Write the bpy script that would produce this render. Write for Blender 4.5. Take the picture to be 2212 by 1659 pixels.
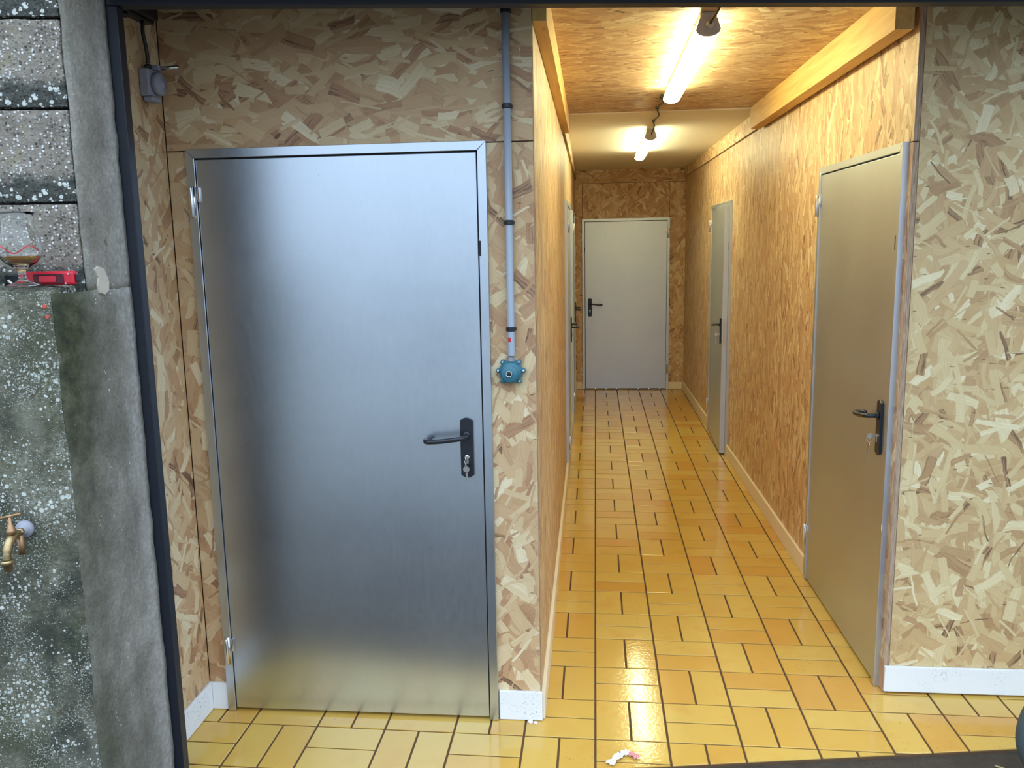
import bpy, bmesh, math, random
from mathutils import Vector, Matrix, noise
random.seed(7)
for o in list(bpy.data.objects): bpy.data.objects.remove(o, do_unlink=True)
scene = bpy.context.scene
C = scene.collection
PI = math.pi

# ------------------------------------------------------------------ camera
cam = bpy.data.cameras.new('camera'); cam.sensor_width = 36.0; cam.lens = 1833.645/2212*36.0
cam.clip_start = 0.02
camo = bpy.data.objects.new('camera', cam); C.objects.link(camo)
camo.matrix_world = Matrix(((0.9951814, 0.0019992, 0.0980305, 0.0033),
                            (0.09637012, 0.16438124, -0.98167796, -2.7262),
                            (-0.01807694, 0.98639486, 0.16339649, 1.7074),
                            (0, 0, 0, 1)))
scene.camera = camo

# ------------------------------------------------------------------ sky (overcast: brighter towards the zenith)
SKY = 4.1
LAMP = 30.0
world = bpy.data.worlds.new('overcast_sky'); scene.world = world; world.use_nodes = True
wn = world.node_tree; wn.nodes.clear()
wo = wn.nodes.new('ShaderNodeOutputWorld'); bg = wn.nodes.new('ShaderNodeBackground')
tc = wn.nodes.new('ShaderNodeTexCoord'); sx = wn.nodes.new('ShaderNodeSeparateXYZ')
mr = wn.nodes.new('ShaderNodeMapRange')
mr.inputs['From Min'].default_value = 0; mr.inputs['From Max'].default_value = 1
mr.inputs['To Min'].default_value = 0.32*SKY; mr.inputs['To Max'].default_value = SKY
wn.links.new(tc.outputs['Generated'], sx.inputs[0]); wn.links.new(sx.outputs['Z'], mr.inputs['Value'])
wn.links.new(mr.outputs[0], bg.inputs['Strength']); bg.inputs['Color'].default_value = (0.66, 0.82, 1.0, 1)
wn.links.new(bg.outputs[0], wo.inputs['Surface'])

vs = scene.view_settings
vs.view_transform = 'Standard'; vs.look = 'None'; vs.gamma = 1.0; vs.use_curve_mapping = False
vs.exposure = 0.0

# ------------------------------------------------------------------ node helpers
def srgb(r, g, b):
    f = lambda c: (c/255)/12.92 if c/255 <= 0.04045 else ((c/255+0.055)/1.055)**2.4
    return (f(r), f(g), f(b), 1)
class NT:
    def __init__(s, name):
        s.m = bpy.data.materials.new(name); s.m.use_nodes = True; s.t = s.m.node_tree; s.t.nodes.clear()
        s.out = s.n('ShaderNodeOutputMaterial'); s.b = s.n('ShaderNodeBsdfPrincipled'); s.l(s.b.outputs[0], s.out.inputs[0])
    def n(s, k, **kw):
        x = s.t.nodes.new(k)
        for a, v in kw.items(): setattr(x, a, v)
        return x
    def l(s, a, b): s.t.links.new(a, b)
    def setv(s, sock, v):
        if hasattr(v, 'is_linked'): s.l(v, sock)
        else: sock.default_value = v
    def math(s, op, a, b=0.0, clamp=False):
        x = s.n('ShaderNodeMath', operation=op, use_clamp=clamp); s.setv(x.inputs[0], a); s.setv(x.inputs[1], b); return x.outputs[0]
    def vmath(s, op, a, b):
        x = s.n('ShaderNodeVectorMath', operation=op); s.setv(x.inputs[0], a); s.setv(x.inputs[1], b); return x.outputs[0]
    def mix(s, f, a, b, mode='MIX'):
        x = s.n('ShaderNodeMix', data_type='RGBA', blend_type=mode); s.setv(x.inputs[0], f); s.setv(x.inputs[6], a); s.setv(x.inputs[7], b); return x.outputs[2]
    def coord(s, k='Object'): return s.n('ShaderNodeTexCoord').outputs[k]
    def mapping(s, v, loc=(0,0,0), rot=(0,0,0), sc=(1,1,1)):
        x = s.n('ShaderNodeMapping'); s.l(v, x.inputs[0]); x.inputs[1].default_value = loc; x.inputs[2].default_value = rot; x.inputs[3].default_value = sc; return x.outputs[0]
    def noise(s, v, scale, detail=3, rough=0.5, dist=0.0, out=0):
        x = s.n('ShaderNodeTexNoise'); s.l(v, x.inputs['Vector']); x.inputs['Scale'].default_value = scale
        x.inputs['Detail'].default_value = detail; x.inputs['Roughness'].default_value = rough; x.inputs['Distortion'].default_value = dist
        return x.outputs[out]
    def vor(s, v, scale, feature='F1', metric='EUCLIDEAN', dims='3D', rnd=1.0):
        x = s.n('ShaderNodeTexVoronoi', voronoi_dimensions=dims, feature=feature, distance=metric)
        s.l(v, x.inputs['Vector']); x.inputs['Scale'].default_value = scale; x.inputs['Randomness'].default_value = rnd; return x
    def ramp(s, f, stops, interp='LINEAR'):
        x = s.n('ShaderNodeValToRGB'); s.setv(x.inputs[0], f); r = x.color_ramp; r.interpolation = interp
        while len(r.elements) > 1: r.elements.remove(r.elements[-1])
        r.elements[0].position = stops[0][0]; r.elements[0].color = stops[0][1]
        for p, c in stops[1:]:
            e = r.elements.new(p); e.color = c
        return x.outputs[0]
    def mapr(s, v, a, b, c=0.0, d=1.0):
        x = s.n('ShaderNodeMapRange'); s.setv(x.inputs[0], v)
        for i, q in enumerate((a, b, c, d)): x.inputs[i+1].default_value = q
        return x.outputs[0]
    def bump(s, h, strength, dist):
        x = s.n('ShaderNodeBump'); x.inputs['Strength'].default_value = strength; x.inputs['Distance'].default_value = dist
        s.l(h, x.inputs['Height']); s.l(x.outputs[0], s.b.inputs['Normal'])
    def set(s, **kw):
        for k, v in kw.items(): s.setv(s.b.inputs[k.replace('_', ' ')], v)

def plain(name, col, rough=0.5, metal=0.0, var=0.06, scale=30, **kw):
    t = NT(name); co = t.coord()
    f = t.noise(co, scale, 4)
    c2 = tuple(min(1, c*(1+var*2)) for c in col[:3])+(1,); c1 = tuple(c*(1-var*2) for c in col[:3])+(1,)
    t.set(Base_Color=t.mix(f, c1, c2), Roughness=rough, Metallic=metal, **kw)
    return t.m

def osb(name, ang, spread, layers=9, flake=(0.125, 0.027), seed=1, sat=1.0, hue=0.5):
    """oriented strand board: layered rectangular wood flakes"""
    t = NT(name); rnd = random.Random(seed)
    co = t.coord(); oi = t.n('ShaderNodeObjectInfo')
    o1 = t.math('MULTIPLY', oi.outputs['Random'], 37.0); o2 = t.math('MULTIPLY', oi.outputs['Random'], 91.0)
    comb = t.n('ShaderNodeCombineXYZ'); t.l(o1, comb.inputs[0]); t.l(o2, comb.inputs[1])
    base = t.vmath('ADD', co, comb.outputs[0])
    wob = t.noise(base, 26, 3, 0.6, out=1)
    wobs = t.vmath('SUBTRACT', wob, (0.5, 0.5, 0.5))
    wobs = t.vmath('MULTIPLY', wobs, (0.012, 0.012, 0.0))
    wob2 = t.noise(base, 6, 1, 0.5, out=1)
    wobl = t.vmath('MULTIPLY', t.vmath('SUBTRACT', wob2, (0.5, 0.5, 0.5)), (0.05, 0.05, 0.0))
    p0 = t.vmath('ADD', t.vmath('ADD', base, wobs), wobl)
    S = lambda r, g, b: srgb(r, g, b)
    stops = [(0.0, S(106, 80, 62)), (0.03, S(134, 100, 78)), (0.07, S(172, 128, 94)), (0.20, S(188, 148, 110)), (0.34, S(200, 162, 122)),
             (0.55, S(207, 174, 131)), (0.74, S(213, 185, 143)), (0.88, S(221, 198, 158)), (1.0, S(232, 214, 180))]
    col = t.ramp(t.noise(base, 9, 3), [(0.2, S(184, 142, 102)), (0.8, S(208, 172, 128))])
    for i in range(layers):
        k = (1.0, 0.78, 0.58)[i % 3] if i > 2 else 1.15
        cell, L, W = flake[0]*0.82*k, flake[0]*0.48*k, flake[1]*0.47*(0.75+0.25*k)
        if i in (7, layers-1): cell, L, W = flake[0]*0.62, flake[0]*0.36, flake[1]*0.13
        pl = t.vmath('ADD', p0, (rnd.uniform(-9, 9), rnd.uniform(-9, 9), 0.0))
        v = t.vor(pl, 1.0/cell, dims='2D')
        sep = t.n('ShaderNodeSeparateColor'); t.l(v.outputs['Color'], sep.inputs[0])
        dv = t.vmath('SUBTRACT', pl, v.outputs['Position']); av = t.mapr(sep.outputs[1], 0, 1, -ang-spread, -ang+spread)
        vr = t.n('ShaderNodeVectorRotate', rotation_type='Z_AXIS'); t.l(dv, vr.inputs['Vector']); t.l(av, vr.inputs['Angle'])
        xy = t.n('ShaderNodeSeparateXYZ'); t.l(vr.outputs[0], xy.inputs[0])
        r2 = t.math('FRACT', t.math('MULTIPLY', sep.outputs[2], 7.31))
        r3 = t.math('FRACT', t.math('MULTIPLY', sep.outputs[0], 11.7))
        dx = t.math('SUBTRACT', t.mapr(r2, 0, 1, L*0.55, L*1.2), t.math('ABSOLUTE', xy.outputs[0]))
        dy = t.math('SUBTRACT', t.mapr(r3, 0, 1, W*0.5, W*1.35), t.math('ABSOLUTE', xy.outputs[1]))
        d = t.math('MINIMUM', dx, dy)
        mask = t.mapr(d, 0.0, 0.0012)
        gv = t.vmath('ADD', t.vmath('MULTIPLY', vr.outputs[0], (9.0, 210.0, 0.0)), t.vmath('MULTIPLY', v.outputs['Color'], (60.0, 60.0, 60.0)))
        grain = t.noise(gv, 1.0, 3, 0.65)
        tone = t.math('ADD', t.math('ADD', t.math('MULTIPLY', sep.outputs[0], 0.94), 0.03), t.math('MULTIPLY', t.math('SUBTRACT', grain, 0.5), 0.48))
        c = t.ramp(tone, stops)
        edge = t.mapr(d, 0.0, 0.003, 0.80, 1.0)
        c = t.mix(1.0, c, edge, 'MULTIPLY')
        col = t.mix(t.math('MULTIPLY', mask, 0.95), col, c)
    # dark resin specks and fine fibres
    sp = t.vor(t.mapping(p0, rot=(0, 0, -ang), sc=(1, 4.5, 1)), 19, dims='2D')
    ssep = t.n('ShaderNodeSeparateColor'); t.l(sp.outputs['Color'], ssep.inputs[0])
    sm = t.math('MULTIPLY', t.math('LESS_THAN', sp.outputs['Distance'], 0.16), t.math('LESS_THAN', ssep.outputs[0], 0.02))
    col = t.mix(t.math('MULTIPLY', sm, 0.65), col, S(86, 58, 42))
    hs = t.n('ShaderNodeHueSaturation'); t.l(col, hs.inputs['Color']); hs.inputs['Saturation'].default_value = sat; hs.inputs['Hue'].default_value = hue
    t.set(Base_Color=hs.outputs[0], Roughness=0.46, Specular_IOR_Level=0.4)
    t.bump(t.noise(t.mapping(base, rot=(0, 0, -ang), sc=(14, 110, 1)), 1.0, 3, 0.6), 0.30, 0.0012)
    return t.m

M = {}
M['osb'] = osb('osb_board', PI/2, 1.2, layers=12, seed=3, flake=(0.19, 0.040))
M['osb_mix'] = osb('osb_board_mixed', PI/2, 1.5, layers=12, seed=5, flake=(0.19, 0.036), hue=0.513)
M['osb_h'] = osb('osb_board_crosswise', 0.0, 0.75, layers=12, seed=11, flake=(0.20, 0.042))
M['osb_v'] = osb('osb_board_upright', PI/2, 0.7, layers=12, seed=8, flake=(0.19, 0.034), sat=0.95)
M['osb_ceil'] = osb('osb_board_overhead', 0.0, 1.0, layers=12, seed=19, flake=(0.19, 0.038), sat=0.95)
def edge_mat():
    t = NT('osb_edge'); co = t.coord()
    f = t.noise(t.mapping(co, sc=(30, 30, 420)), 1.0, 3, 0.6)
    f2 = t.noise(t.mapping(co, sc=(40, 18, 300)), 1.0, 2)
    t.set(Base_Color=t.ramp(t.math('MULTIPLY', t.math('ADD', f, f2), 0.5), [(0.3, srgb(120, 98, 82)), (0.5, srgb(168, 142, 118)), (0.7, srgb(196, 172, 146))]), Roughness=0.8)
    return t.m
M['osb_edge'] = edge_mat()
def timber_mat():
    t = NT('planed_timber'); co = t.coord(); oi = t.n('ShaderNodeObjectInfo')
    cc = t.vmath('ADD', co, oi.outputs['Location'])
    g = t.noise(t.mapping(cc, sc=(26, 1.4, 26)), 1.5, 4, 0.55, 0.6)
    k = t.vor(t.mapping(cc, sc=(9, 2.6, 9)), 1.0)
    knot = t.mapr(k.outputs['Distance'], 0.05, 0.12, 0.55, 0.0)
    c = t.ramp(g, [(0.3, srgb(206, 160, 92)), (0.55, srgb(224, 182, 110)), (0.75, srgb(232, 194, 124))])
    t.set(Base_Color=t.mix(knot, c, srgb(150, 98, 52)), Roughness=0.55)
    return t.m
M['timber'] = timber_mat()
def galv_mat(name='galvanised_steel', r0=0.27, r1=0.33):
    t = NT(name); co = t.coord()
    sp = t.noise(t.mapping(co, sc=(1, 1, 0.35)), 60, 4, 0.65)
    big = t.noise(co, 2.2, 3)
    c = t.ramp(t.math('ADD', t.math('MULTIPLY', sp, 0.35), t.math('MULTIPLY', big, 0.65)), [(0.3, (0.55, 0.61, 0.69, 1)), (0.7, (0.64, 0.70, 0.78, 1))])
    stn = t.vor(t.mapping(co, sc=(1, 1, 0.5)), 45)
    ss = t.n('ShaderNodeSeparateColor'); t.l(stn.outputs['Color'], ss.inputs[0])
    spot = t.math('MULTIPLY', t.math('LESS_THAN', stn.outputs['Distance'], 0.07), t.math('LESS_THAN', ss.outputs[0], 0.05))
    c = t.mix(t.math('MULTIPLY', spot, 0.45), c, (0.22, 0.23, 0.24, 1))
    r = t.mapr(t.math('ADD', t.math('MULTIPLY', sp, 0.5), t.math('MULTIPLY', big, 0.5)), 0.3, 0.7, r0, r1)
    t.set(Base_Color=c, Metallic=1.0, Roughness=r)
    t.bump(t.noise(t.mapping(co, sc=(1, 1, 0.25)), 5, 2), 0.03, 0.002)
    return t.m
M['galv'] = galv_mat()
M['galv_dull'] = galv_mat('dull_galvanised_steel', 0.42, 0.50)
def tile_mat():
    t = NT('glazed_tile'); co = t.coord(); oi = t.n('ShaderNodeObjectInfo')
    cc = t.vmath('ADD', co, oi.outputs['Location'])
    n1 = t.noise(cc, 7, 3); n2 = t.noise(cc, 55, 4, 0.6); n3 = t.noise(cc, 1.3, 2)
    c = t.ramp(oi.outputs['Random'], [(0.0, srgb(212, 176, 92)), (0.45, srgb(208, 170, 84)), (0.78, srgb(208, 165, 78)), (1.0, srgb(204, 154, 72))])
    c = t.mix(t.mapr(n1, 0.52, 0.75, 0, 0.40), c, srgb(202, 142, 66))
    dirt = t.math('MULTIPLY', t.mapr(n2, 0.60, 0.72), t.mapr(n3, 0.5, 0.68))
    c = t.mix(t.math('MULTIPLY', dirt, 0.6), c, srgb(96, 74, 40))
    t.set(Base_Color=c, Roughness=t.mapr(n2, 0.3, 0.7, 0.06, 0.11), Specular_IOR_Level=0.5)
    t.bump(t.noise(cc, 62, 3, 0.6), 0.30, 0.0012)
    return t.m
M['tile'] = tile_mat()
M['grout'] = plain('grout', srgb(92, 68, 44), 0.9, var=0.15)
def white_mat():
    t = NT('white_painted_board'); co = t.coord()
    n = t.noise(co, 130, 3, 0.6); b = t.noise(co, 7, 2); z = t.n('ShaderNodeSeparateXYZ'); t.l(co, z.inputs[0])
    d = t.math('MULTIPLY', t.mapr(n, 0.56, 0.66), t.mapr(b, 0.45, 0.65))
    t.set(Base_Color=t.mix(t.math('MULTIPLY', d, 0.55), srgb(232, 234, 236), srgb(98, 92, 84)), Roughness=0.5)
    return t.m
M['white'] = white_mat()
M['cream'] = plain('cream_skirting_paint', srgb(236, 222, 196), 0.5, var=0.02)
M['plaster'] = plain('white_ceiling_paint', srgb(236, 228, 216), 0.8, var=0.02)
M['stud'] = plain('stud_wood', srgb(92, 70, 52), 0.9)
M['black'] = plain('black_plastic', srgb(30, 32, 38), 0.38)
M['black_metal'] = plain('black_lacquer', srgb(34, 36, 44), 0.3)
M['frame_steel'] = plain('dark_painted_steel', srgb(25, 29, 40), 0.5)
M['grey_pvc'] = plain('grey_pvc', srgb(168, 176, 190), 0.4, var=0.02)
M['grey_plastic'] = plain('grey_plastic', srgb(150, 150, 160), 0.5)
M['cap_grey'] = plain('light_grey_plastic', srgb(196, 190, 184), 0.5, var=0.02)
M['red'] = plain('red_plastic', srgb(206, 34, 54), 0.4, var=0.03)
M['red_sticker'] = plain('red_sticker', srgb(205, 40, 50), 0.5, var=0.02)
M['teal'] = plain('teal_enamel', srgb(58, 116, 134), 0.35, var=0.04)
M['chrome'] = plain('bright_steel', (0.75, 0.75, 0.76, 1), 0.22, 1.0, var=0.03)
M['nickel'] = plain('nickel', (0.62, 0.58, 0.54, 1), 0.3, 1.0, var=0.03)
M['brass'] = plain('aged_brass', (0.42, 0.31, 0.16, 1), 0.42, 1.0, var=0.2, scale=60)
M['copper'] = plain('tarnished_copper', (0.40, 0.24, 0.13, 1), 0.5, 0.9, var=0.2, scale=60)
M['rubber'] = plain('grey_rubber', srgb(74, 86, 88), 0.7)
M['paper'] = plain('white_paper', srgb(232, 226, 222), 0.8, var=0.03)
M['pink'] = plain('pink_print', srgb(220, 150, 150), 0.8, var=0.03)
M['straw'] = plain('dry_straw', srgb(178, 164, 112), 0.8)
M['dark_gap'] = plain('gap_shade_and_rib_black', srgb(22, 24, 30), 0.7)  # near-black: painted shade in door gaps, also latch slot and knife ribs
M['green_print'] = plain('green_print', srgb(130, 190, 40), 0.4)
def ground_mat(name, a, b, c):
    t = NT(name); co = t.coord()
    n = t.noise(co, 14, 6, 0.65); v = t.noise(co, 160, 3, 0.6)
    t.set(Base_Color=t.mix(t.mapr(v, 0.45, 0.7), t.ramp(n, [(0.35, a), (0.65, b)]), c), Roughness=0.9)
    t.bump(v, 0.6, 0.006)
    return t.m
M['earth'] = ground_mat('dark_earth', srgb(58, 48, 42), srgb(76, 64, 54), srgb(50, 50, 40))
M['gravel'] = ground_mat('pale_gravel', srgb(98, 97, 92), srgb(120, 118, 112), srgb(84, 82, 76))
def lens_mat():
    t = NT('lit_diffuser'); t.set(Base_Color=(0.9, 0.88, 0.84, 1), Roughness=0.4)
    t.b.inputs['Emission Color'].default_value = (1.0, 0.99, 0.56, 1); t.b.inputs['Emission Strength'].default_value = LAMP
    return t.m
M['lens'] = lens_mat()
def glass_mat():
    t = NT('clear_glass'); co = t.coord()
    t.set(Base_Color=(0.97, 0.985, 0.98, 1), Roughness=0.02, IOR=1.45); t.b.inputs['Transmission Weight'].default_value = 1.0
    return t.m
M['glass'] = glass_mat()
def liquid_mat():
    t = NT('amber_dregs'); t.set(Base_Color=srgb(196, 150, 84), Roughness=0.05, IOR=1.33); t.b.inputs['Transmission Weight'].default_value = 0.75
    return t.m
M['liquid'] = liquid_mat()

def concrete(name, pal, scale, lichen, moss=None, peb=True):
    t = NT(name); co = t.coord()
    n = t.noise(co, 6, 6, 0.65); f = t.noise(co, 90, 4, 0.65)
    c = t.ramp(t.math('ADD', t.math('MULTIPLY', n, 0.6), t.math('MULTIPLY', f, 0.4)), [(0.32, pal[0]), (0.5, pal[1]), (0.68, pal[2])])
    h = f
    if peb:
        v = t.vor(co, scale)
        s = t.n('ShaderNodeSeparateColor'); t.l(v.outputs['Color'], s.inputs[0])
        pc = t.ramp(s.outputs[0], [(0.0, srgb(58, 56, 54)), (0.28, srgb(106, 100, 94)), (0.52, srgb(154, 148, 142)), (0.70, srgb(206, 202, 198)), (1.0, srgb(236, 234, 230))])
        pm = t.mapr(v.outputs['Distance'], 0.30, 0.46, 0.85, 0.0)
        c = t.mix(pm, c, pc); h = t.math('ADD', f, pm)
    if moss:
        for (col, sc, lo, hi, am, axis) in moss:
            g = t.noise(t.mapping(co, sc=axis), sc, 4, 0.6)
            c = t.mix(t.mapr(g, lo, hi, 0, am), c, col)
    for (sc, thr, gsc, glo, ghi, col) in lichen:
        v = t.vor(t.vmath('ADD', co, t.vmath('MULTIPLY', t.noise(co, 120, 2, out=1), (0.004, 0.004, 0.004))), sc)
        s = t.n('ShaderNodeSeparateColor'); t.l(v.outputs['Color'], s.inputs[0])
        g = t.mapr(t.noise(co, gsc, 3), glo, ghi)
        rad = t.math('MULTIPLY', t.math('MULTIPLY', s.outputs[0], thr), g)
        mk = t.mapr(t.math('SUBTRACT', rad, v.outputs['Distance']), 0.0, 0.06)
        c = t.mix(mk, c, col); h = t.math('ADD', h, t.math('MULTIPLY', mk, 0.6))
    t.set(Base_Color=c, Roughness=0.92, Specular_IOR_Level=0.25)
    t.bump(h, 0.7, 0.004)
    return t, c
tb, cb = concrete('exposed_aggregate_block', (srgb(98, 91, 82), srgb(136, 127, 116), srgb(172, 163, 152)), 115, [])
# bottom of every block: damp dark band with pale lichen dots, plus yellowish blooms
co = tb.coord(); sz = tb.n('ShaderNodeSeparateXYZ'); tb.l(co, sz.inputs[0])
band = tb.mapr(tb.math('ADD', sz.outputs['Z'], tb.math('MULTIPLY', tb.noise(co, 22, 4), 0.05)), 0.075, 0.105, 0.92, 0.0)
yb = tb.mapr(tb.noise(co, 11, 3), 0.56, 0.72, 0, 0.55)
cb = tb.mix(yb, cb, srgb(132, 122, 78))
cb = tb.mix(band, cb, tb.ramp(tb.noise(co, 50, 4), [(0.35, srgb(46, 50, 48)), (0.7, srgb(84, 86, 80))]))
v = tb.vor(tb.vmath('ADD', co, tb.vmath('MULTIPLY', tb.noise(co, 90, 3, out=1), (0.012, 0.012, 0.012))), 72); s = tb.n('ShaderNodeSeparateColor'); tb.l(v.outputs['Color'], s.inputs[0])
mk = tb.mapr(tb.math('SUBTRACT', tb.math('MULTIPLY', tb.math('MULTIPLY', s.outputs[0], 0.62), tb.mapr(band, 0, 1, 0.25, 1.0)), v.outputs['Distance']), 0.0, 0.06)
cb = tb.mix(mk, cb, srgb(206, 208, 202)); tb.set(Base_Color=cb)
M['block'] = tb.m
tr, cr = concrete('cement_render', (srgb(110, 105, 96), srgb(142, 137, 127), srgb(174, 169, 159)), 200, [(70, 0.30, 9, 0.5, 0.7, srgb(206, 206, 202))],
                  [(srgb(76, 84, 62), 3.0, 0.5, 0.7, 0.55, (1, 1, 0.5)), (srgb(84, 80, 72), 5.0, 0.5, 0.66, 0.5, (1, 1, 0.25)), (srgb(50, 50, 50), 45, 0.64, 0.72, 0.6, (1, 1, 1))], peb=False)
M['render'] = tr.m
def finish_render(t, c, moss):
    co = t.coord(); z = t.n('ShaderNodeSeparateXYZ'); t.l(co, z.inputs[0])
    nz = t.math('MULTIPLY', t.math('SUBTRACT', t.noise(co, 9, 5, 0.6), 0.5), 0.14)
    y = t.math('ADD', z.outputs['Y'], nz)
    c = t.mix(t.mapr(y, -0.095, -0.045, 0, 0.6), c, t.ramp(t.noise(co, 70, 4), [(0.3, srgb(148, 144, 138)), (0.7, srgb(190, 187, 182))]))
    if moss:   # olive growth along the outer arris of the lower wall, thickest under the ledge
        zz = t.mapr(t.math('ADD', z.outputs['Z'], t.math('MULTIPLY', nz, 3.0)), 0.55, 1.45, 0.35, 1.0)
        m = t.math('MULTIPLY', t.mapr(y, -0.15, -0.26, 0, 0.92), zz)
        c = t.mix(m, c, t.ramp(t.noise(co, 24, 4, 0.65), [(0.32, srgb(44, 48, 38)), (0.5, srgb(66, 70, 46)), (0.68, srgb(92, 92, 72))]))
    t.set(Base_Color=c)
finish_render(tr, cr, False)
tm, cm = concrete('mossy_render', (srgb(104, 100, 92), srgb(136, 131, 122), srgb(168, 163, 153)), 200, [(70, 0.34, 9, 0.46, 0.66, srgb(200, 200, 194))],
                  [(srgb(76, 80, 58), 3.0, 0.5, 0.7, 0.55, (1, 1, 0.5)), (srgb(84, 80, 72), 5.0, 0.5, 0.66, 0.5, (1, 1, 0.25)), (srgb(50, 50, 48), 45, 0.64, 0.72, 0.6, (1, 1, 1))], peb=False)
finish_render(tm, cm, True); M['render_low'] = tm.m
tl, cl = concrete('mossy_concrete', (srgb(58, 58, 48), srgb(96, 94, 80), srgb(156, 151, 134)), 130,
                  [(230, 0.66, 9, 0.30, 0.55, srgb(150, 152, 142)), (120, 0.62, 7, 0.40, 0.60, srgb(184, 186, 178)), (74, 0.60, 6, 0.46, 0.66, srgb(200, 202, 194)), (26, 0.22, 4, 0.3, 0.6, srgb(210, 212, 202))],
                  [(srgb(60, 68, 40), 4.0, 0.50, 0.66, 0.65, (1, 1, 0.7)), (srgb(40, 45, 42), 5.0, 0.5, 0.64, 0.75, (1, 1, 1)), (srgb(152, 148, 132), 3.0, 0.60, 0.74, 0.6, (1, 1, 0.5))], peb=False)
M['mossy'] = tl.m
M['mortar'] = plain('dark_mortar', srgb(60, 60, 58), 0.95, var=0.15)

# ------------------------------------------------------------------ object helpers
def link(o, parent=None):
    C.objects.link(o)
    if parent is not None: o.parent = parent
    return o
def mesh_obj(name, verts, faces, mat, parent=None, smooth=False, mats=None, mi=None):
    me = bpy.data.meshes.new(name); me.from_pydata([tuple(v) for v in verts], [], faces)
    for m in (mats or [mat]): me.materials.append(m)
    if mi:
        for p, i in zip(me.polygons, mi): p.material_index = i
    if smooth:
        for p in me.polygons: p.use_smooth = True
    me.update()
    return link(bpy.data.objects.new(name, me), parent)
def bm_obj(name, bm, mat, parent=None, smooth=False):
    me = bpy.data.meshes.new(name); bm.normal_update(); bm.to_mesh(me); bm.free()
    for m in (mat if isinstance(mat, list) else [mat]): me.materials.append(m)
    if smooth:
        for p in me.polygons: p.use_smooth = True
    return link(bpy.data.objects.new(name, me), parent)
def empty(name, loc=(0,0,0), rz=0.0, parent=None):
    o = bpy.data.objects.new(name, None); o.empty_display_size = 0.05
    o.location = loc; o.rotation_euler = (0, 0, rz); return link(o, parent)
def tag(o, label=None, cat=None, group=None, kind=None):
    for k, v in (('label', label), ('category', cat), ('group', group), ('kind', kind)):
        if v: o[k] = v
    return o
def add_box(bm, x0, x1, y0, y1, z0, z1, bev=0.0, mi=0):
    g = bmesh.ops.create_cube(bm, size=1.0); vv = g['verts']
    for v in vv: v.co = Vector((x0+(v.co.x+0.5)*(x1-x0), y0+(v.co.y+0.5)*(y1-y0), z0+(v.co.z+0.5)*(z1-z0)))
    if bev:
        es = list({e for v in vv for e in v.link_edges})
        r = bmesh.ops.bevel(bm, geom=es, offset=bev, segments=2, affect='EDGES', profile=0.5)
def box(name, x0, x1, y0, y1, z0, z1, mat, parent=None, bev=0.0):
    bm = bmesh.new(); add_box(bm, x0, x1, y0, y1, z0, z1, bev); return bm_obj(name, bm, mat, parent)
def add_tube(bm, path, r, seg=10, cap=True):
    path = [Vector(p) for p in path]; n = len(path); rs = r if isinstance(r, (list, tuple)) else [r]*n
    rings = []; up = None
    for i, p in enumerate(path):
        d = (path[min(i+1, n-1)]-path[max(i-1, 0)])
        d.normalize()
        if up is None:
            up = Vector((0, 0, 1)) if abs(d.z) < 0.9 else Vector((1, 0, 0))
        a = d.cross(up).normalized(); b = a.cross(d).normalized(); up = b
        rings.append([bm.verts.new(p + (a*math.cos(2*PI*k/seg)+b*math.sin(2*PI*k/seg))*rs[i]) for k in range(seg)])
    for i in range(n-1):
        for k in range(seg): bm.faces.new((rings[i][k], rings[i][(k+1) % seg], rings[i+1][(k+1) % seg], rings[i+1][k]))
    if cap:
        bm.faces.new(rings[0][::-1]); bm.faces.new(rings[-1])
def tube(name, path, r, mat, parent=None, seg=12):
    bm = bmesh.new(); add_tube(bm, path, r, seg); bmesh.ops.recalc_face_normals(bm, faces=bm.faces); return bm_obj(name, bm, mat, parent, True)
def add_lathe(bm, prof, seg=32, axis='Z', center=(0,0,0), closed=False):
    cx = Vector(center); rings = []
    for (r, h) in prof:
        ring = []
        for k in range(seg):
            a = 2*PI*k/seg
            p = Vector((r*math.cos(a), r*math.sin(a), h))
            if axis == 'Y': p = Vector((r*math.cos(a), h, r*math.sin(a)))
            if axis == 'X': p = Vector((h, r*math.cos(a), r*math.sin(a)))
            ring.append(bm.verts.new(cx+p))
        rings.append(ring)
    m = len(rings)
    for i in range(m if closed else m-1):
        A, B = rings[i], rings[(i+1) % m]
        for k in range(seg): bm.faces.new((A[k], A[(k+1) % seg], B[(k+1) % seg], B[k]))
    if not closed:
        bm.faces.new(rings[0]); bm.faces.new(rings[-1])
    bmesh.ops.recalc_face_normals(bm, faces=bm.faces)
def lathe(name, prof, mat, parent=None, seg=32, axis='Z', center=(0,0,0), closed=False, smooth=True):
    bm = bmesh.new(); add_lathe(bm, prof, seg, axis, center, closed); return bm_obj(name, bm, mat, parent, smooth)
def prism(name, poly, z0, z1, mat, parent=None):
    n = len(poly); vs_ = [(x, y, z0) for x, y in poly]+[(x, y, z1) for x, y in poly]
    fs = [tuple(range(n))[::-1], tuple(range(n, 2*n))]+[(i, (i+1) % n, n+(i+1) % n, n+i) for i in range(n)]
    o = mesh_obj(name, vs_, fs, mat, parent); return o
def smooth_path(pts, n=8):
    """Catmull-Rom through points"""
    P = [Vector(p) for p in pts]; P = [P[0]*2-P[1]]+P+[P[-1]*2-P[-2]]; out = []
    for i in range(1, len(P)-2):
        for k in range(n):
            t = k/n; a, b, c, d = P[i-1:i+3]
            out.append(0.5*((2*b)+(c-a)*t+(2*a-5*b+4*c-d)*t*t+(3*b-a-3*c+d)*t**3))
    out.append(P[-2]); return out
Z = Vector((0, 0, 1))
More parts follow.
